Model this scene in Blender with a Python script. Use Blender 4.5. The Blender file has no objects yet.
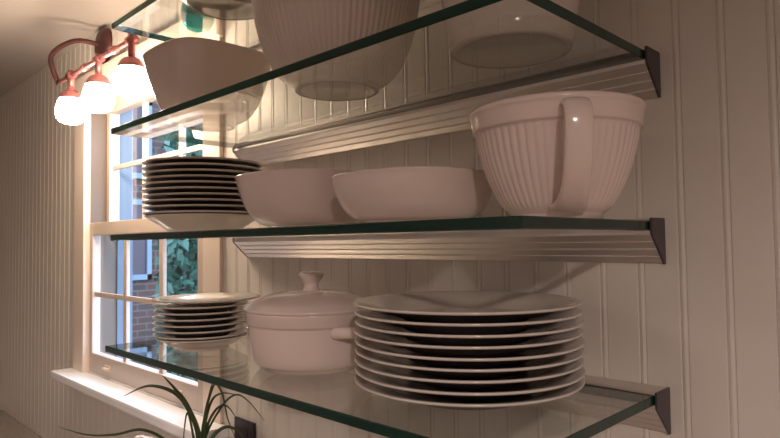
import bpy, bmesh, math, random
from mathutils import Vector, Matrix

# ------------------------------------------------------------------ camera, world, lights
C = bpy.data.collections.new('scene'); bpy.context.scene.collection.children.link(C)
sc = bpy.context.scene
PI = math.pi
Z0 = 1.70                       # height of the middle shelf; x runs along the wall, y into it (wall face y=0)
CAM = Vector((0.2928, -0.7863, Z0 - 0.0167))
yaw, pit, rol = 0.7785, 0.0389, -0.0128
d = Vector((-math.sin(yaw)*math.cos(pit), math.cos(yaw)*math.cos(pit), math.sin(pit)))
r = d.cross(Vector((0, 0, 1))).normalized(); u = r.cross(d)
r2 = r*math.cos(rol) + u*math.sin(rol); u2 = -r*math.sin(rol) + u*math.cos(rol)
cd = bpy.data.cameras.new('camera'); cam = bpy.data.objects.new('camera', cd); C.objects.link(cam)
M3 = Matrix((r2, u2, -d)).transposed()
cam.matrix_world = Matrix.Translation(CAM) @ M3.to_4x4()
cd.sensor_width = 36; cd.lens = 609.26/780*36; cd.clip_start = .02
sc.camera = cam

w = bpy.data.worlds.new('sky'); sc.world = w; w.use_nodes = True
bg = w.node_tree.nodes['Background']; bg.inputs[0].default_value = (.58, .74, 1.0, 1); bg.inputs[1].default_value = 8.5
sc.view_settings.view_transform = 'Standard'; sc.view_settings.look = 'None'
sc.view_settings.exposure = 0.0; sc.view_settings.gamma = 1; sc.view_settings.use_curve_mapping = False

def lamp(name, typ, loc, energy, color, **kw):
    l = bpy.data.lights.new(name, typ); l.energy = energy; l.color = color
    for k, v in kw.items(): setattr(l, k, v)
    o = bpy.data.objects.new(name, l); C.objects.link(o); o.location = loc
    return o
BULB = 112.0                     # emission of the frosted shades over the window
# recessed downlights in the kitchen ceiling: their housings cut the light off towards the top of the walls
lamp('kitchen_downlight', 'SPOT', (1.35, -1.62, Z0 + .715), 96, (1, .83, .74), shadow_soft_size=.05, spot_size=math.radians(163), spot_blend=.4)
lamp('kitchen_downlight', 'SPOT', (-.9, -2.3, Z0 + .715), 60, (1, .83, .74), shadow_soft_size=.30, spot_size=math.radians(165), spot_blend=.4)

# ------------------------------------------------------------------ materials
def mat(name, col, rough=.5, metal=0, spec=.5, bump=None, var=0, vscale=8, coat=0, emit=None, es=0):
    m = bpy.data.materials.new(name); m.use_nodes = True
    nt = m.node_tree; b = nt.nodes['Principled BSDF']
    b.inputs['Base Color'].default_value = (*col, 1); b.inputs['Roughness'].default_value = rough
    b.inputs['Metallic'].default_value = metal; b.inputs['Specular IOR Level'].default_value = spec
    b.inputs['Coat Weight'].default_value = coat; b.inputs['Coat Roughness'].default_value = .05
    if emit: b.inputs['Emission Color'].default_value = (*emit, 1); b.inputs['Emission Strength'].default_value = es
    tc = nt.nodes.new('ShaderNodeTexCoord')
    if var:
        n = nt.nodes.new('ShaderNodeTexNoise'); n.inputs['Scale'].default_value = vscale; n.inputs['Detail'].default_value = 4
        nt.links.new(tc.outputs['Object'], n.inputs['Vector'])
        mx = nt.nodes.new('ShaderNodeMix'); mx.data_type = 'RGBA'
        mx.inputs[6].default_value = (*[c*(1-var) for c in col], 1); mx.inputs[7].default_value = (*[min(1, c*(1+var)) for c in col], 1)
        nt.links.new(n.outputs['Fac'], mx.inputs[0]); nt.links.new(mx.outputs[2], b.inputs['Base Color'])
    if bump:
        n2 = nt.nodes.new('ShaderNodeTexNoise'); n2.inputs['Scale'].default_value = bump[0]
        nt.links.new(tc.outputs['Object'], n2.inputs['Vector'])
        bp = nt.nodes.new('ShaderNodeBump'); bp.inputs['Strength'].default_value = bump[1]; bp.inputs['Distance'].default_value = .002
        nt.links.new(n2.outputs['Fac'], bp.inputs['Height']); nt.links.new(bp.outputs['Normal'], b.inputs['Normal'])
    return m

MW = mat('beadboard_paint', (.68, .625, .575), .38, var=.03, bump=(40, .05))
MPLAIN = mat('plaster', (.62, .56, .50), .8, var=.03, bump=(90, .1))
MCEIL = mat('ceiling_paint', (.46, .41, .38), .85, var=.03)
MTRIM = mat('trim_paint', (.74, .62, .54), .35, var=.02)
MSASH = mat('sash_paint', (.52, .42, .36), .35, var=.02)
MSILL = mat('sill_paint', (.88, .88, .92), .25, var=.02)
MFLOOR = mat('floor_wood', (.22, .13, .08), .4, var=.3, vscale=5)
MCOUNT = mat('counter_stone', (.30, .26, .24), .25, var=.3, vscale=60)
MCAB = mat('cabinet_paint', (.6, .56, .52), .4, var=.02)
MGLAZE = mat('white_glaze', (.80, .665, .62), .16, coat=.4, var=.03, vscale=20, bump=(25, .04))
MGLAZE2 = mat('cream_glaze', (.74, .65, .59), .16, coat=.4, var=.03, vscale=20, bump=(25, .04))
MPLATE = mat('plate_glaze', (.66, .60, .55), .16, coat=.3, var=.02)
MUNDER = mat('plate_gap_shade', (.055, .032, .035), .35, var=.1)  # dark underside colour stands in for the shade between stacked plates
MGREY = mat('grey_green_glaze', (.20, .21, .19), .2, coat=.5, var=.1)
MALU = mat('brushed_aluminium', (.74, .69, .66), .42, metal=1, var=.04, vscale=60)
MALUD = mat('dark_end_cap', (.075, .06, .075), .35, metal=.3, var=.05)
MCOPPER = mat('rosy_copper', (.45, .17, .17), .35, metal=.6, var=.05)
MDARKMETAL = mat('bronze', (.10, .04, .04), .4, metal=.6, var=.1)
MSHADE = mat('frosted_glass_shade', (1, 1, 1), .4, emit=(1, .80, .58), es=BULB)
MLEAF = mat('leaf_green', (.055, .085, .03), .4, var=.35, vscale=12)
MSOIL = mat('soil', (.03, .02, .015), .9, var=.3, bump=(80, .6))
MPOT = mat('pot_clay', (.36, .32, .29), .5, var=.1)
MBLACK = mat('purple_black_plastic', (.018, .010, .022), .35, var=.1)
MJAMB = mat('exterior_paint', (.10, .15, .21), .6, var=.03)
MLINER = mat('jamb_liner_vinyl', (.12, .09, .07), .5, var=.05)
MBUSH = mat('bush_leaf', (.014, .070, .050), .5, var=.7, vscale=6)
MBARK = mat('bark', (.1, .07, .05), .9, var=.3)
MGROUND = mat('garden_ground', (.03, .036, .02), .95, var=.4)

def brick_mat():
    m = bpy.data.materials.new('brick'); m.use_nodes = True; nt = m.node_tree; b = nt.nodes['Principled BSDF']
    tc = nt.nodes.new('ShaderNodeTexCoord'); mp = nt.nodes.new('ShaderNodeMapping'); mp.inputs['Rotation'].default_value = (PI/2, 0, PI/2)
    sx = nt.nodes.new('ShaderNodeSeparateXYZ'); cb = nt.nodes.new('ShaderNodeCombineXYZ')
    nt.links.new(tc.outputs['Object'], sx.inputs[0]); nt.links.new(sx.outputs['Y'], cb.inputs['X']); nt.links.new(sx.outputs['Z'], cb.inputs['Y'])
    br = nt.nodes.new('ShaderNodeTexBrick'); br.inputs['Scale'].default_value = 1
    br.inputs['Brick Width'].default_value = .21; br.inputs['Row Height'].default_value = .075; br.inputs['Mortar Size'].default_value = .008
    br.inputs['Color1'].default_value = (.050, .022, .018, 1); br.inputs['Color2'].default_value = (.030, .021, .021, 1); br.inputs['Mortar'].default_value = (.07, .065, .065, 1)
    nt.links.new(cb.outputs[0], br.inputs['Vector']); nt.links.new(br.outputs['Color'], b.inputs['Base Color']); b.inputs['Roughness'].default_value = .9
    return m
MBRICK = brick_mat()

def sheet_glass(name, tint, f0=.04, gloss=.0):
    # flat clear glass: transparent with Schlick reflection, the same for every ray
    m = bpy.data.materials.new(name); m.use_nodes = True; nt = m.node_tree; nt.nodes.remove(nt.nodes['Principled BSDF'])
    out = nt.nodes['Material Output']
    g = nt.nodes.new('ShaderNodeNewGeometry'); dt = nt.nodes.new('ShaderNodeVectorMath'); dt.operation = 'DOT_PRODUCT'
    nt.links.new(g.outputs['Normal'], dt.inputs[0]); nt.links.new(g.outputs['Incoming'], dt.inputs[1])
    def mth(op, a, b=None):
        n = nt.nodes.new('ShaderNodeMath'); n.operation = op
        for i, v in enumerate((a, b)):
            if v is None: continue
            if isinstance(v, (int, float)): n.inputs[i].default_value = v
            else: nt.links.new(v, n.inputs[i])
        return n.outputs[0]
    c = mth('ABSOLUTE', dt.outputs['Value']); k = mth('SUBTRACT', 1, c); k5 = mth('POWER', k, 5)
    F = mth('ADD', mth('MULTIPLY', k5, 1 - f0), f0)
    t = nt.nodes.new('ShaderNodeBsdfTransparent'); t.inputs[0].default_value = (*tint, 1)
    gl = nt.nodes.new('ShaderNodeBsdfGlossy'); gl.inputs['Roughness'].default_value = gloss; gl.inputs['Color'].default_value = (1, 1, 1, 1)
    mx = nt.nodes.new('ShaderNodeMixShader'); nt.links.new(F, mx.inputs[0]); nt.links.new(t.outputs[0], mx.inputs[1]); nt.links.new(gl.outputs[0], mx.inputs[2])
    nt.links.new(mx.outputs[0], out.inputs[0])
    return m
MGLASS = sheet_glass('shelf_glass', (.965, .985, .97))
MPANE = sheet_glass('window_glass', (.97, .98, .98))
MTEAL = sheet_glass('teal_glass', (.10, .62, .58), gloss=.02)
def edge_mat():
    m = mat('green_glass_edge', (.0012, .030, .022), .10, var=.35, vscale=5)
    b = m.node_tree.nodes['Principled BSDF']; b.inputs['Transmission Weight'].default_value = .25
    return m
MEDGE = edge_mat()

# ------------------------------------------------------------------ helpers
def link(name, me, m, parent=None, smooth=False, loc=None):
    o = bpy.data.objects.new(name, me); C.objects.link(o)
    for mm in (m if isinstance(m, (list, tuple)) else [m]): me.materials.append(mm)
    if smooth:
        for p in me.polygons: p.use_smooth = True
    if parent: o.parent = parent
    if loc: o.location = loc
    return o
def finish(name, bm, m, parent=None, smooth=False, loc=None):
    bmesh.ops.recalc_face_normals(bm, faces=bm.faces)
    me = bpy.data.meshes.new(name); bm.to_mesh(me); bm.free()
    return link(name, me, m, parent, smooth, loc)
def box(bm, x0, x1, y0, y1, z0, z1, bev=0, mi=0):
    v = [bm.verts.new(p) for p in ((x0,y0,z0),(x1,y0,z0),(x1,y1,z0),(x0,y1,z0),(x0,y0,z1),(x1,y0,z1),(x1,y1,z1),(x0,y1,z1))]
    f = [bm.faces.new([v[i] for i in q]) for q in ((0,3,2,1),(4,5,6,7),(0,1,5,4),(1,2,6,5),(2,3,7,6),(3,0,4,7))]
    for q in f: q.material_index = mi
    if bev:
        es = list({e for q in f for e in q.edges})
        bmesh.ops.bevel(bm, geom=es, offset=bev, segments=2, affect='EDGES', profile=.7)
def tube(bm, pts, rad, n=12, cap=True):
    pts = [Vector(p) for p in pts]; rings = []
    rr = rad if isinstance(rad, (list, tuple)) else [rad]*len(pts)
    prev = None
    for i, p in enumerate(pts):
        t = (pts[min(i+1, len(pts)-1)] - pts[max(i-1, 0)]).normalized()
        a = prev if prev is not None else (Vector((0,0,1)) if abs(t.z) < .9 else Vector((1,0,0)))
        a = (a - t*a.dot(t)).normalized(); b = t.cross(a); prev = a
        rings.append([bm.verts.new(p + (a*math.cos(2*PI*k/n) + b*math.sin(2*PI*k/n))*rr[i]) for k in range(n)])
    for i in range(len(rings)-1):
        for k in range(n):
            bm.faces.new([rings[i][k], rings[i][(k+1)%n], rings[i+1][(k+1)%n], rings[i+1][k]])
    if cap: bm.faces.new(rings[0][::-1]); bm.faces.new(rings[-1])
def lathe(bm, prof, n=96, mod=None, mats=None):
    # prof: (r,z); r=0 ends become poles. mod(r,z,theta,i)->r multiplier
    rings = []
    for i, (rr, z) in enumerate(prof):
        if rr < 1e-6: rings.append([bm.verts.new((0, 0, z))]); continue
        ring = []
        for k in range(n):
            t = 2*PI*k/n; q = rr*(mod(rr, z, t, i) if mod else 1)
            ring.append(bm.verts.new((q*math.cos(t), q*math.sin(t), z)))
        rings.append(ring)
    for i in range(len(rings)-1):
        A, B = rings[i], rings[i+1]
        for k in range(n):
            k2 = (k+1) % n
            if len(A) == 1 and len(B) == 1: continue
            if len(A) == 1: f = bm.faces.new([A[0], B[k2], B[k]])
            elif len(B) == 1: f = bm.faces.new([A[k], A[k2], B[0]])
            else: f = bm.faces.new([A[k], A[k2], B[k2], B[k]])
            if mats: f.material_index = mats[i]
def smoothprof(pts, sub=4):
    # Catmull-Rom through pts
    out = []
    for i in range(len(pts)-1):
        p0 = pts[max(i-1, 0)]; p1 = pts[i]; p2 = pts[i+1]; p3 = pts[min(i+2, len(pts)-1)]
        for s in range(sub):
            t = s/sub
            out.append(tuple(.5*((2*p1[j]) + (-p0[j]+p2[j])*t + (2*p0[j]-5*p1[j]+4*p2[j]-p3[j])*t*t + (-p0[j]+3*p1[j]-3*p2[j]+p3[j])*t**3) for j in range(len(p1))))
    out.append(tuple(pts[-1])); return [(max(0, o[0]),) + tuple(o[1:]) for o in out]
def tag(o, label, cat, group=None, kind=None):
    if label: o['label'] = label
    if cat: o['category'] = cat
    if group: o['group'] = group
    if kind: o['kind'] = kind
    return o
def empty(name, loc, label=None, cat=None, group=None, kind=None, rz=0):
    o = bpy.data.objects.new(name, None); C.objects.link(o); o.location = loc; o.rotation_euler = (0, 0, rz); o.empty_display_size = .05
    return tag(o, label, cat, group, kind)
def struct(name, bm, m, smooth=False, label=None):
    o = finish(name, bm, m, smooth=smooth); o['kind'] = 'structure'
    if label: o['label'] = label
    return o

# ------------------------------------------------------------------ room shell
WX0, WX1, WZ0, WZ1 = -1.975, -1.150, Z0 - .455, Z0 + .505     # window opening
XL, XR, YB, ZC = -3.6, 2.6, -3.2, Z0 + .735
TH = .13
def bead_panel(bm, x0, x1, z0, z1):
    P = .0512; ph = -.0815
    xs = [(x0, 0)]
    k = math.floor((x0 - ph)/P)
    while True:
        c = ph + k*P
        if c - .006 > x1: break
        for dx, dy in ((-.0052, 0), (-.0042, .0016), (-.0030, .0004), (0, -.0004), (.0030, .0004), (.0042, .0016), (.0052, 0)):
            if x0 < c+dx < x1: xs.append((c+dx, dy))
        k += 1
    xs.append((x1, 0))
    a = [bm.verts.new((x, y, z0)) for x, y in xs]; b = [bm.verts.new((x, y, z1)) for x, y in xs]
    for i in range(len(xs)-1): bm.faces.new([a[i], a[i+1], b[i+1], b[i]])
    c0 = [bm.verts.new((x, TH, z)) for x, z in ((x0, z0), (x1, z0), (x1, z1), (x0, z1))]
    bm.faces.new(c0)
    bm.faces.new(a + [c0[1], c0[0]]); bm.faces.new(b + [c0[2], c0[3]])
    bm.faces.new([a[0], b[0], c0[3], c0[0]]); bm.faces.new([a[-1], b[-1], c0[2], c0[1]])
bm = bmesh.new()
bead_panel(bm, XL, WX0, 0, ZC); bead_panel(bm, WX1, XR, 0, ZC)
bead_panel(bm, WX0, WX1, 0, WZ0); bead_panel(bm, WX0, WX1, WZ1, ZC)
struct('wall_back', bm, MW)
bm = bmesh.new(); box(bm, XL-.1, XR+.1, YB-.1, TH, -.1, 0); struct('floor', bm, MFLOOR)
bm = bmesh.new(); box(bm, XL-.1, XR+.1, YB-.1, TH, ZC, ZC+.1); struct('ceiling', bm, MCEIL)
bm = bmesh.new(); box(bm, XL-.1, XL, YB-.1, TH, 0, ZC); struct('wall_left', bm, MPLAIN)
bm = bmesh.new(); box(bm, XR, XR+.1, YB-.1, TH, 0, ZC); struct('wall_right', bm, MPLAIN)
bm = bmesh.new(); box(bm, XL, XR, YB-.1, YB, 0, ZC); struct('wall_front', bm, MPLAIN)

# window: double hung, three by two panes in each sash
win = empty('window_1', ((WX0+WX1)/2, 0, WZ0), kind='structure')
def wpart(name, bm, m, parent=None, smooth=False):
    o = finish(name, bm, m, smooth=smooth); p = parent or win; o.parent = p
    o.matrix_parent_inverse = Matrix.Translation(-win.location) if p == win else Matrix.Identity(4)
    if p != win: o.matrix_parent_inverse = Matrix.Identity(4)
    return o
def sash(name, y0, y1, z0, z1, gz0, gz1, zm):
    bm = bmesh.new(); gx0, gx1 = -1.945, -1.196
    box(bm, WX0+.005, gx0, y0, y1, z0, z1, .003); box(bm, gx1, WX1-.005, y0, y1, z0, z1, .003)
    box(bm, gx0, gx1, y0, y1, z0, gz0, .003); box(bm, gx0, gx1, y0, y1, gz1, z1, .003)
    yc = (y0+y1)/2
    for mx in (-1.686, -1.428): box(bm, mx-.012, mx+.012, yc-.006, yc+.006, gz0, gz1, .002)
    box(bm, gx0, gx1, yc-.0055, yc+.0055, zm-.008, zm+.008, .002)
    s = wpart(name, bm, MSASH)
    xs = [gx0, -1.686, -1.428, gx1]; zs = [gz0, zm, gz1]
    for i in range(3):
        for j in range(2):
            b2 = bmesh.new()
            v = [b2.verts.new(p) for p in ((xs[i], yc, zs[j]), (xs[i+1], yc, zs[j]), (xs[i+1], yc, zs[j+1]), (xs[i], yc, zs[j+1]))]
            b2.faces.new(v); wpart('pane', b2, MPANE, s)
    return s
ls = sash('lower_sash', 0.000, .028, WZ0+.006, Z0+.066, Z0-.385, Z0+.022, Z0-.183)
us = sash('upper_sash', .056, .092, Z0+.032, WZ1-.004, Z0+.068, WZ1-.045, Z0+.264)
bm = bmesh.new()
for xx in (-1.80, -1.30): 
    box(bm, xx-.022, xx+.022, -.012, .001, Z0-.425, Z0-.418, .002); box(bm, xx-.022, xx+.022, -.003, .001, Z0-.430, Z0-.410, .0012)
wpart('sash_lift', bm, MTRIM, ls)
bm = bmesh.new()
box(bm, WX0-.10, WX0, -.020, 0, WZ0-.0, WZ1+.0, .003)
box(bm, WX1, WX1+.085, -.010, 0, WZ0, WZ1, .003)
box(bm, WX0-.11, WX1+.095, -.024, 0, WZ1, WZ1+.085, .003)
wpart('casing', bm, MTRIM)
bm = bmesh.new(); box(bm, WX0-.13, WX1+.11, -.085, .0, WZ0-.028, WZ0-.0, .006); wpart('stool', bm, MSILL)
bm = bmesh.new(); box(bm, WX0+.001, WX1-.001, .0, TH+.03, WZ0-.03, WZ0+.004); wpart('sill', bm, MSILL)
bm = bmesh.new()
box(bm, WX0-.02, WX0+.003, .001, .125, WZ0, WZ1); box(bm, WX1-.003, WX1+.02, .001, .125, WZ0, WZ1); box(bm, WX0, WX1, .001, .125, WZ1-.003, WZ1+.02)
wpart('jamb', bm, MTRIM)
bm = bmesh.new(); box(bm, WX0+.0031, WX0+.0045, .002, .125, WZ0+.003, WZ1-.004); box(bm, WX1-.0045, WX1-.0031, .002, .125, WZ0+.003, WZ1-.004)
wpart('jamb_liner', bm, MLINER)
bm = bmesh.new()
box(bm, WX0-.10, WX0+.006, .126, .150, WZ0-.05, WZ1+.1); box(bm, WX1-.003, WX1+.10, .126, .150, WZ0-.05, WZ1+.1)
box(bm, WX0+.001, WX0+.012, .093, .126, WZ0+.005, WZ1-.003)
wpart('outer_casing', bm, MJAMB)

# outdoors
bm = bmesh.new(); box(bm, -14, 6, TH, 12, -.35, -.25); struct('ground', bm, MGROUND)
nb = empty('neighbour_house', (-6.6, 1.6, -.25), 'dark red brick house standing outside beyond the window panes', 'house')
bm = bmesh.new(); box(bm, -.4, 0, -1.4, 3.5, 0, 5.2); finish('wall', bm, MBRICK, nb)
for (y, z) in ((.35, 1.55), (.35, 2.7)):
    bm = bmesh.new(); box(bm, 0, .04, y-.32, y+.32, z, z+.06); box(bm, 0, .04, y-.32, y+.32, z+.85, z+.91); box(bm, 0, .04, y-.32, y-.27, z, z+.9); box(bm, 0, .04, y+.27, y+.32, z, z+.9)
    f = finish('window', bm, MJAMB, nb)
    bm = bmesh.new(); box(bm, .005, .012, y-.27, y+.27, z+.06, z+.85); finish('pane', bm, MBLACK, f)
rnd = random.Random(4)
def bush(name, label, loc, rx, rz, n, seed, zb):
    R = random.Random(seed); o = empty(name, loc, label, 'shrub')
    bm = bmesh.new()
    for i in range(n):
        a = R.uniform(0, 2*PI); cz = R.uniform(-1, 1); q = (R.random()**.45); s = math.sqrt(1-cz*cz)*q
        c = Vector((rx*s*math.cos(a), rx*s*math.sin(a), zb + rz*cz*q))
        A = Vector((R.gauss(0,1), R.gauss(0,1), R.gauss(0,1))).normalized(); B = A.orthogonal().normalized(); L = R.uniform(.035, .07)
        v = [bm.verts.new(c + A*L), bm.verts.new(c + B*L*.4), bm.verts.new(c - A*L), bm.verts.new(c - B*L*.4)]
        bm.faces.new(v)
    finish('foliage', bm, MBUSH, o)
    bm = bmesh.new()
    tube(bm, [(0, 0, 0), (.03, 0, zb*.5), (0, .02, zb)], [.05, .04, .02], 8)
    for k in range(6):
        a = k*PI/3; tube(bm, [(0, 0, zb*.55), (.2*rx*math.cos(a), .2*rx*math.sin(a), zb*.8), (.6*rx*math.cos(a), .6*rx*math.sin(a), zb*1.1)], [.025, .018, .008], 6)
    finish('stem', bm, MBARK, o)
bush('garden_shrub', 'leafy green shrub outdoors, seen through the right-hand panes of the window', (-3.9, 1.38, -.25), .24, 1.3, 3000, 5, 1.85)

# ------------------------------------------------------------------ counter and base cabinet
bc = empty('base_cabinet', (-.5, -.3, 0), 'painted kitchen base cabinet under the stone worktop', 'cabinet')
bm = bmesh.new(); box(bm, -2.6, 1.9, -.28, .298, .1, .87); box(bm, -2.6, 1.9, -.22, .298, 0, .1); finish('body', bm, MCAB, bc)
for k in range(9):
    x0 = -2.6 + k*.5
    bm = bmesh.new(); box(bm, x0+.006, x0+.494, -.30, -.28, .11, .86, .003); box(bm, x0+.07, x0+.43, -.306, -.299, .18, .79, .003)
    dr = finish('door', bm, MCAB, bc)
    bm = bmesh.new(); lathe(bm, [(0, 0), (.006, 0), (.006, .012), (.014, .018), (.012, .026), (0, .028)], 16)
    kn = finish('knob', bm, MALU, dr, True); kn.rotation_euler = (PI/2, 0, 0); kn.location = (x0+.04 + (k % 2)*.42, -.30, .76)
bm = bmesh.new(); box(bm, -3.1, 1.4, -.635, -.001, .871, .911, .005)
tag(finish('worktop', bm, MCOUNT), 'speckled stone kitchen worktop running under the window and shelves', 'worktop')

# ------------------------------------------------------------------ glass shelves with aluminium wall rails
SL, SD, RF, RH = .9525, .3128, .040, .0465
GT = .0060
names = {-1: 'lowest glass shelf with green edge, carrying the casserole and dinner plates',
         0: 'middle glass shelf with green edge, carrying the ribbed mixing bowl',
         1: 'upper glass shelf with dark green edge above the mixing bowl',
         2: 'topmost glass shelf, its edge crossing the upper left corner'}
rn = {-1: 'ribbed aluminium wall rail gripping the lowest glass shelf', 0: 'ribbed aluminium wall rail gripping the middle glass shelf',
      1: 'ribbed aluminium wall rail gripping the upper glass shelf', 2: 'ribbed aluminium wall rail gripping the topmost glass shelf'}
for k in (-1, 0, 1, 2):
    z = Z0 + .21*k
    bm = bmesh.new()
    x0, x1, y0, y1 = (-.906 if k < 0 else -SL + .016), -.002, (-.341 if k < 0 else -.321), -RF + .0055
    v = {}
    b_ = .0012
    lay = [(b_, -GT), (0, -GT+b_), (0, GT-b_), (b_, GT)]
    rings = [[bm.verts.new(p) for p in ((x0+i, y0+i, h), (x1-i, y0+i, h), (x1-i, y1-i, h), (x0+i, y1-i, h))] for i, h in lay]
    f = bm.faces.new(rings[0][::-1]); f.material_index = 0
    f = bm.faces.new(rings[-1]); f.material_index = 0
    for i in range(3):
        for j in range(4):
            f = bm.faces.new([rings[i][j], rings[i][(j+1) % 4], rings[i+1][(j+1) % 4], rings[i+1][j]]); f.material_index = 1
    g = finish('glass_shelf', bm, [MGLASS, MEDGE], loc=(0, 0, z)); tag(g, names[k], 'shelf', 'glass wall shelves')
    rr = empty('shelf_rail', (-SL/2, 0, z), rn[k], 'shelf bracket', 'aluminium shelf rails')
    # profile in (y,z): slot for the glass, ribbed slanted face
    prof = [(-.0006, .0090), (-.036, .0090), (-RF, .0078), (-RF, GT+.0003), (-RF+.006, GT+.0003), (-RF+.006, -GT-.0003), (-RF, -GT-.0003)]
    N = 4; ya, za, yb, zb = -RF, -.0095, -.0025, -RH
    prof.append((ya, za))
    for i in range(N):
        t0, t1 = i/N, (i+1)/N
        def at(t, off=0): 
            nx, nz = -(zb-za), (yb-ya); L = math.hypot(nx, nz); nx, nz = -nx/L, -nz/L
            return (ya+(yb-ya)*t - off*abs(nx), za+(zb-za)*t - off*abs(nz))
        prof += [at(t0+.04/N, -.0006), at(t0+.12/N, .0003), at(t0+.86/N, .0003), at(t0+.96/N, -.0002)]
    prof += [(yb, zb), (-.0006, zb)]
    bm = bmesh.new()
    xa, xb = -SL/2+.001, SL/2-.001
    A = [bm.verts.new((xa, y, h)) for y, h in prof]; B = [bm.verts.new((xb, y, h)) for y, h in prof]
    n = len(prof)
    for i in range(n): bm.faces.new([A[i], A[(i+1) % n], B[(i+1) % n], B[i]])
    bm.faces.new(A); bm.faces.new(B)
    finish('rail', bm, MALU, rr)
    for s in (-1, 1):
        bm = bmesh.new(); xs = (s*SL/2 - s*.0009, s*SL/2 + s*.0018)
        tri = [(-.0005, .0096), (-RF-.0015, .0096), (-RF-.0015, -.010), (-.004, -RH-.0012), (-.0005, -RH-.0012)]
        A = [bm.verts.new((xs[0], y, h)) for y, h in tri]; B = [bm.verts.new((xs[1], y, h)) for y, h in tri]
        for i in range(5): bm.faces.new([A[i], A[(i+1) % 5], B[(i+1) % 5], B[i]])
        bm.faces.new(A); bm.faces.new(B)
        e = finish('end_cap', bm, MALUD if s > 0 else MALU, rr)
        if s > 0: e['label'] = 'dark end cap'

TOP = {k: Z0 + .21*k + GT for k in (-1, 0, 1, 2)}

# ------------------------------------------------------------------ plates
def plate_mesh(R, h, bead=0, under=True, n=160):
    t = .0028
    prof = [(0, .0020), (R*.50, .0020), (R*.52, 0), (R*.55, 0), (R*.57, .0028), (R*.72, h*.42), (R*.86, h*.70), (R*.955, h-t*1.35),
            (R*.985, h-t*1.15), (R, h-t*.55), (R*.997, h-t*.12), (R*.985, h), (R*.95, h-t*.25), (R*.84, h*.72+t*.6), (R*.72, h*.42+t*1.1), (R*.62, .0028+t*.9), (R*.5, .0020+t*.9), (0, .0020+t*.8)]
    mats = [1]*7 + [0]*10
    bm = bmesh.new()
    def mod(rr, z, th, i):
        return 1 + (bead*math.cos(th*60) if i in (6, 7) else 0)
    lathe(bm, prof, n, mod if bead else None, mats)
    bmesh.ops.recalc_face_normals(bm, faces=bm.faces)
    me = bpy.data.meshes.new('plate'); bm.to_mesh(me); bm.free()
    for p in me.polygons: p.use_smooth = True
    return me
def ordinal(i, n):
    if i == 0: return 'bottommost'
    if i == n-1: return 'topmost'
    w_ = ['', 'second', 'third', 'fourth', 'fifth', 'sixth', 'seventh', 'eighth', 'ninth']
    return (w_[n-1-i] + ' from the top') if n-1-i < 9 else (w_[i] + ' from the bottom')
def stack(name, me, mats, cx, cy, z, n, pitch, labelf, group, seed, jit=.0018):
    R = random.Random(seed)
    for m_ in mats: me.materials.append(m_)
    for i in range(n):
        o = bpy.data.objects.new(name, me); C.objects.link(o)
        o.location = (cx + R.uniform(-jit, jit), cy + R.uniform(-jit, jit), z + i*pitch); o.rotation_euler = (0, 0, R.uniform(0, 6))
        tag(o, labelf(ordinal(i, n)), 'plate', group)
# dinner plates, right of the casserole
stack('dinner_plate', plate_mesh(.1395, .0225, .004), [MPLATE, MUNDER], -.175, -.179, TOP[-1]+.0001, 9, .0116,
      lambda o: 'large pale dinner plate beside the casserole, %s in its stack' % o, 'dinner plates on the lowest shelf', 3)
# stack of plates with painted gap shade on the middle shelf, on a white dish
SX, SY = -.808, -.190
bm = bmesh.new(); lathe(bm, smoothprof([(0, .004), (.055, .004), (.058, 0), (.064, 0), (.066, .004), (.082, .015), (.100, .026), (.108, .031), (.110, .033), (.1085, .0345), (.104, .033), (.088, .022), (.064, .010), (0, .009)], 2), 128)
tag(finish('shallow_bowl', bm, MGLAZE2, smooth=True, loc=(SX, SY, TOP[0])), 'shallow white bowl under the tall plate stack on the middle shelf', 'bowl')
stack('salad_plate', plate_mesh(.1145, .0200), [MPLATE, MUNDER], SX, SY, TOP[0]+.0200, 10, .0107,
      lambda o: 'plate with painted-shade underside left on the middle shelf, %s in its stack' % o, 'salad plates on the middle shelf', 5)
# small stack on the lowest shelf
TX, TY = -.747, -.228
bm = bmesh.new(); lathe(bm, smoothprof([(0, .004), (.040, .004), (.042, 0), (.048, 0), (.050, .004), (.062, .009), (.072, .0165), (.080, .0205), (.082, .0218), (.0810, .0232), (.077, .0222), (.064, .0130), (.048, .0062), (0, .006)], 2), 128)
tag(finish('shallow_bowl', bm, MGLAZE2, smooth=True, loc=(TX, TY, TOP[-1])), 'shallow white bowl under the small plates on the lowest shelf', 'bowl')
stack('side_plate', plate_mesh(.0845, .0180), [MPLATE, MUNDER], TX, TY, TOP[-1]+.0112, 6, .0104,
      lambda o: 'small plate left of the casserole, %s in its stack' % o if o != 'topmost' else 'small plate lying directly under the white top plate', 'side plates on the lowest shelf', 9)
me = plate_mesh(.0955, .0130)
tp = bpy.data.objects.new('saucer_plate', me); C.objects.link(tp); me.materials.append(MPLATE); me.materials.append(MPLATE)
tp.location = (TX+.008, TY+.006, TOP[-1]+.0112+6*.0106+.0046)
tag(tp, 'bright white plate lying on top of the small plate stack', 'plate')

# ------------------------------------------------------------------ bowls
def shell(prof_out, t, foot, n=160, mod=None):
    """outer profile (r,z) bottom to rim -> closed bowl profile with foot ring and inner wall"""
    inner = [(max(rr - t, .001), max(z, t*1.3)) for rr, z in prof_out[::-1]]
    rim = prof_out[-1]
    p = [(0, .003), (foot*.84, .003), (foot*.87, 0), (foot, 0)] + prof_out + [(rim[0]-t*.25, rim[1]+t*.35), (rim[0]-t*.75, rim[1]+t*.35)] + [q for q in inner if q[1] > t*1.3+.0005] + [(foot*.8, t*1.3), (0, t*1.3)]
    return p
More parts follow.
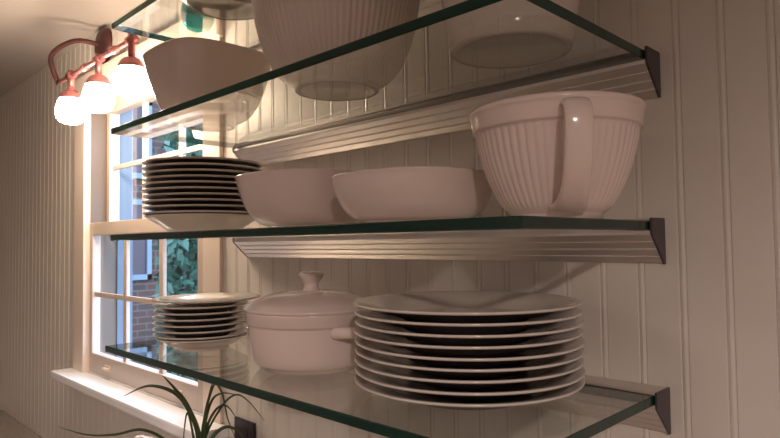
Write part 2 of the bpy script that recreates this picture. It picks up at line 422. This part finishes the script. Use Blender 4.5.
# ribbed mixing bowl with strap handle
def ribs(cnt, amp, z0, z1, i0, i1):
    def f(rr, z, th, i):
        if i < i0 or i > i1: return 1
        k = min(1, max(0, (z-z0)/.006))*min(1, max(0, (z1-z)/.004))
        return 1 - amp*k*(abs(math.sin(th*cnt/2))**.6*-1 + 1)
    return f
G = empty('mixing_bowl', (-.058, -.160, TOP[0]), 'ribbed pinkish white mixing bowl with strap handle on the middle shelf', 'bowl', rz=math.atan2(-.626, .351)+.19)
po = smoothprof([(.0500, .006), (.0610, .016), (.0705, .032), (.0790, .052), (.0862, .076), (.0908, .0995)], 5)
no = len(po)
band = [(.0932, .1000), (.0938, .1015), (.0944, .106), (.0956, .115), (.0960, .1175), (.0970, .1190), (.0978, .1210), (.0972, .1232)]
p = shell(po + band, .0055, .050)
bm = bmesh.new(); lathe(bm, p, 384, ribs(58, .024,   .010, .0985, 4, 4+no-1))
finish('bowl_body', bm, MGLAZE, G, True)
path = smoothprof([(.088, .1120), (.102, .1128), (.1130, .106), (.1175, .091), (.1150, .070), (.1060, .046), (.0910, .027), (.0740, .016), (.0600, .012)], 5)
bm = bmesh.new(); rings = []
for i, (rr, z) in enumerate(path):
    a = path[max(i-1, 0)]; b = path[min(i+1, len(path)-1)]
    t = Vector((b[0]-a[0], 0, b[1]-a[1])).normalized(); nrm = Vector((-t.z, 0, t.x))
    fw = .0135 + .006*max(0, i/(len(path)-1)*2-1)**3; ft = .0050
    rings.append([bm.verts.new(Vector((rr, 0, z)) + nrm*ft*math.copysign(abs(math.sin(s))**.8, math.sin(s)) + Vector((0, 1, 0))*fw*math.copysign(abs(math.cos(s))**.6, math.cos(s))) for s in [2*PI*k/20 for k in range(20)]])
for i in range(len(rings)-1):
    for k in range(20): bm.faces.new([rings[i][k], rings[i][(k+1) % 20], rings[i+1][(k+1) % 20], rings[i+1][k]])
bm.faces.new(rings[0]); bm.faces.new(rings[-1])
finish('handle', bm, MGLAZE, G, True)
# big ribbed bowl on the upper shelf
po = smoothprof([(.064, .006), (.082, .016), (.098, .034), (.111, .060), (.1220, .095), (.1285, .135), (.1315, .160)], 5); no = len(po)
band = [(.1335, .1605), (.1345, .163), (.1360, .185), (.1390, .187), (.1400, .190), (.1390, .193)]
bm = bmesh.new(); lathe(bm, shell(po+band, .007, .064), 384, ribs(84, .018, .012, .158, 4, 4+no-1))
tag(finish('ribbed_bowl', bm, MGLAZE2, smooth=True, loc=(-.414, -.182, TOP[1])), 'large ribbed cream bowl in the middle of the upper shelf', 'bowl')
# crock on the right of the upper shelf
po = smoothprof([(.0735, .004), (.0760, .010), (.0765, .016), (.0780, .022), (.082, .050), (.0875, .090), (.0920, .130), (.0935, .150)], 4)
bm = bmesh.new(); lathe(bm, shell(po + [(.0965, .1515), (.0975, .155), (.0965, .158)], .006, .0725), 160)
tag(finish('round_bowl', bm, MGLAZE2, smooth=True, loc=(-.120, -.152, TOP[1])), 'smooth cream bowl at the right end of the upper shelf, seen from below', 'bowl')
# softly squared serving bowls
def squircle(n_, rot):
    def f(rr, z, th, i):
        a = th+rot; k = (abs(math.cos(a))**n_ + abs(math.sin(a))**n_)**(-1/n_)
        w_ = min(1, z/.02)
        return 1 + (k-1)*w_
    return f
def serving(name, label, loc, R, H, foot, sq, rot, m, belly=.55):
    po = smoothprof([(foot*1.02, .005), (foot+(R-foot)*.34, H*.14), (foot+(R-foot)*.62, H*.36), (foot+(R-foot)*.84, H*.66), (R*.985, H*.93), (R, H)], 4)
    bm = bmesh.new(); lathe(bm, shell(po, .005, foot), 160, squircle(sq, rot))
    o = finish(name, bm, m, smooth=True, loc=loc); return tag(o, label, 'bowl')
serving('serving_bowl', 'plain white bowl beside the tall plate stack on the middle shelf', (-.501, -.165, TOP[0]), .115, .085, .066, 2.5, 0, MGLAZE)
serving('serving_bowl', 'plain white bowl between the other serving bowl and the mixing bowl', (-.257, -.183, TOP[0]), .103, .064, .066, 2.5, 0, MGLAZE)
serving('serving_bowl', 'tall softly squared bowl at the left end of the upper shelf', (-.800, -.185, TOP[1]), .110, .136, .050, 3.3, 0, MGLAZE)
# topmost shelf: grey bowl, teal jar
serving('round_bowl', 'grey-green round bowl on the topmost shelf, only its underside showing', (-.700, -.200, TOP[2]), .110, .085, .074, 2.0, 0, MGREY)
tj = empty('glass_jar', (-.856, -.178, TOP[2]), 'teal glass jar on the topmost shelf', 'jar')
bm = bmesh.new(); lathe(bm, smoothprof([(0, .001), (.018, .001), (.027, .008), (.034, .026), (.033, .046), (.026, .066), (.024, .080), (.027, .086), (.025, .087), (.0215, .080), (.025, .071), (.030, .046), (.031, .026), (.024, .011), (0, .006)], 3), 64)
finish('jar_body', bm, MTEAL, tj, True)

# ------------------------------------------------------------------ casserole with lid
P = empty('casserole', (-.463, -.196, TOP[-1]), 'round pinkish white lidded casserole with a knob on the lowest shelf', 'casserole', rz=.02)
P.scale = (1.05, 1.05, 1.09)
po = smoothprof([(.074, .004), (.083, .010), (.0885, .024), (.0915, .045), (.0925, .062)], 4)
bm = bmesh.new(); lathe(bm, shell(po + [(.0945, .0625), (.0955, .064), (.0958, .076), (.0965, .079)], .006, .072), 128)
finish('pot_body', bm, MGLAZE, P, True)
bm = bmesh.new()
lathe(bm, [(0, .078)] + [(.088, .078), (.0965, .0795), (.0985, .0815), (.0980, .0840)] + smoothprof([(.0960, .0850), (.0850, .0925), (.0600, .1010), (.0350, .1050), (.0, .1065)], 4), 128)
lid = finish('lid', bm, MGLAZE, P, True)
bm = bmesh.new(); lathe(bm, smoothprof([(0, .104), (.013, .104), (.0105, .110), (.010, .115), (.0150, .122), (.0185, .1275), (.0175, .1305), (.010, .1320), (0, .1325)], 3), 48)
finish('knob', bm, MGLAZE, lid, True)
for s in (0, PI):
    bm = bmesh.new()
    pts = smoothprof([(.084, -.030, .058), (.104, -.027, .060), (.117, -.014, .060), (.120, 0, .060), (.117, .014, .060), (.104, .027, .060), (.084, .030, .058)], 4)
    tube(bm, [(q[0], q[1], q[2]-.003) for q in pts], .0078, 14)
    h = finish('handle', bm, MGLAZE, P, True); h.rotation_euler = (0, 0, s)

# ------------------------------------------------------------------ lamp over the window
L = empty('wall_lamp', (-1.53, 0, Z0+.565), 'rosy metal wall lamp with glowing frosted shades over the window', 'lamp')
bm = bmesh.new(); lathe(bm, smoothprof([(0, 0), (.055, 0), (.060, .006), (.052, .018), (.030, .026), (0, .028)], 3), 48)
o = finish('canopy', bm, MDARKMETAL, L, True); o.rotation_euler = (PI/2, 0, 0); o.location = (-.30, -.001, .10)
LY = -.15
bm = bmesh.new(); tube(bm, smoothprof([(.0, -.02, .10), (.0, -.10, .095), (.0, -.17, .03), (.0, LY, -.052)], 5), .008, 12)
o = finish('arm', bm, MDARKMETAL, L, True); o.location = (-.30, 0, 0)
bm = bmesh.new(); tube(bm, [(-.30, LY, -.055), (.285, LY, -.055)], .0070, 14)
for xx in (.16, -.06): tube(bm, [(xx-.010, LY, -.055), (xx+.010, LY, -.055)], .0110, 14)
finish('bar', bm, MCOPPER, L, True)
for xx in (.275, .050, -.175):
    bm = bmesh.new(); tube(bm, [(xx, LY, -.040), (xx, LY, -.100)], .0092, 14); tube(bm, [(xx-.015, LY, -.055), (xx+.015, LY, -.055)], .0130, 14)
    st = finish('socket', bm, MCOPPER, L, True)
    bm = bmesh.new(); lathe(bm, smoothprof([(0, 0), (.010, -.001), (.022, -.008), (.032, -.022), (.034, -.030), (.031, -.029), (.020, -.012), (0, -.005)], 3), 48)
    cp = finish('shade_holder', bm, MCOPPER, st, True); cp.location = (xx, LY, -.098)
    bm = bmesh.new(); lathe(bm, smoothprof([(0, -.010), (.020, -.013), (.031, -.028), (.040, -.052), (.043, -.072), (.038, -.092), (.022, -.105), (0, -.108)], 4), 64)
    sh = finish('lamp_shade', bm, MSHADE, st, True); sh.location = (xx, LY, -.098)

# ------------------------------------------------------------------ plant, jar and outlet low on the left
PX, PY, PZ = -.898, -.149, .911
pl = empty('potted_plant', (PX, PY, PZ), 'potted plant with long arching narrow leaves on the worktop below the shelves', 'plant')
bm = bmesh.new(); lathe(bm, [(0, 0), (.045, 0), (.062, .10), (.068, .102), (.068, .120), (.060, .120), (.057, .095), (0, .095)], 48); finish('pot', bm, MPOT, pl, True)
bm = bmesh.new(); lathe(bm, [(0, .108), (.0585, .104), (.058, .098), (0, .0975)], 32); finish('soil', bm, MSOIL, pl)
CR = Vector((.707, .707, 0)); CD = Vector((.707, -.707, 0))  # helpful directions: along the picture, towards the viewer
def leaf(pts, wd):
    bm = bmesh.new(); q = smoothprof([(p_[0]+5, p_[1], p_[2]) for p_ in pts], 6); q = [Vector((a-5, b, c)) for a, b, c in q]
    prev = None; n = len(q)
    for i, c in enumerate(q):
        t = (q[min(i+1, n-1)]-q[max(i-1, 0)]).normalized(); s = t.cross(Vector((.35, -.35, .2)) + Vector((.3, -.5, 0))).normalized()
        f = i/(n-1); ww = wd*(min(1, .35+f*3))*(1-f**2.2)+.0004
        up = s.cross(t).normalized()
        row = [bm.verts.new(c - s*ww), bm.verts.new(c - up*ww*.35), bm.verts.new(c + s*ww), bm.verts.new(c - up*ww*.35 - up*.0008)]
        if prev:
            for k in range(4): bm.faces.new([prev[k], prev[(k+1) % 4], row[(k+1) % 4], row[k]])
        prev = row
    finish('leaf', bm, MLEAF, pl, True)
E1 = Vector((.529, .849, 0)); E2 = Vector((.849, -.529, 0)); R0 = Vector((-.93, -.20, Z0)) - Vector((PX, PY, PZ))
def LF(us, wd=.006, depth=0):
    # (along, height) pairs plus a gentle swing towards the room
    us = [(.060, -.678), (.061, -.54)] + us; n = len(us)
    leaf([tuple(R0 + E1*a + E2*(depth*i/(n-1)) + Vector((0, 0, h))) for i, (a, h) in enumerate(us)], wd)
LF([(.058, -.425), (.038, -.36), (.008, -.319), (-.041, -.301), (-.088, -.318)], .0062, .02)
LF([(.056, -.425), (.032, -.352), (.004, -.312), (-.018, -.287)], .0062, -.01)
LF([(.064, -.42), (.071, -.362), (.083, -.300)], .0066, .02)
LF([(.066, -.41), (.080, -.345), (.102, -.326), (.134, -.331)], .0034, .02)
LF([(.067, -.42), (.086, -.368), (.110, -.356), (.134, -.388)], .0036, .0)
LF([(.064, -.40), (.085, -.31), (.103, -.325), (.114, -.376), (.131, -.42)], .0030, .03)
LF([(.066, -.43), (.10, -.36), (.13, -.335), (.158, -.352), (.190, -.395)], .0024, .0)
LF([(.052, -.46), (.042, -.39), (.034, -.36), (.028, -.40), (.026, -.46)], .0028, .03)
LF([(.050, -.50), (.0, -.42), (-.05, -.385), (-.10, -.388), (-.15, -.382), (-.20, -.36)], .0034, .05)
LF([(.066, -.47), (.08, -.42), (.11, -.395), (.14, -.41), (.155, -.45)], .0050, .03)
jr = empty('ceramic_jar', (-1.15, -.17, .911), 'tall pale round ceramic jar on the worktop under the window', 'jar')
bm = bmesh.new(); lathe(bm, smoothprof([(0, .0), (.050, .0), (.064, .04), (.072, .12), (.071, .20), (.064, .255), (.056, .275), (.056, .280), (0, .280)], 3), 64); finish('jar_body', bm, MGLAZE, jr, True)
bm = bmesh.new(); lathe(bm, smoothprof([(0, .2805), (.058, .2805), (.060, .285), (.052, .300), (.034, .314), (.014, .322), (.010, .324), (.010, .325), (0, .326)], 3), 64); finish('lid', bm, MGLAZE, jr, True)
ou = empty('wall_outlet', (-.963, 0, Z0-.483), 'dark purple-black outlet plate on the beadboard wall below the shelves', 'outlet')
bm = bmesh.new(); box(bm, -.042, .042, -.007, -.0006, -.058, .058, .0025); finish('cover_plate', bm, MBLACK, ou)
for dz in (-.022, .022):
    bm = bmesh.new(); box(bm, -.016, .016, -.0085, -.0065, dz-.014, dz+.014, .001); finish('socket', bm, MBLACK, ou)
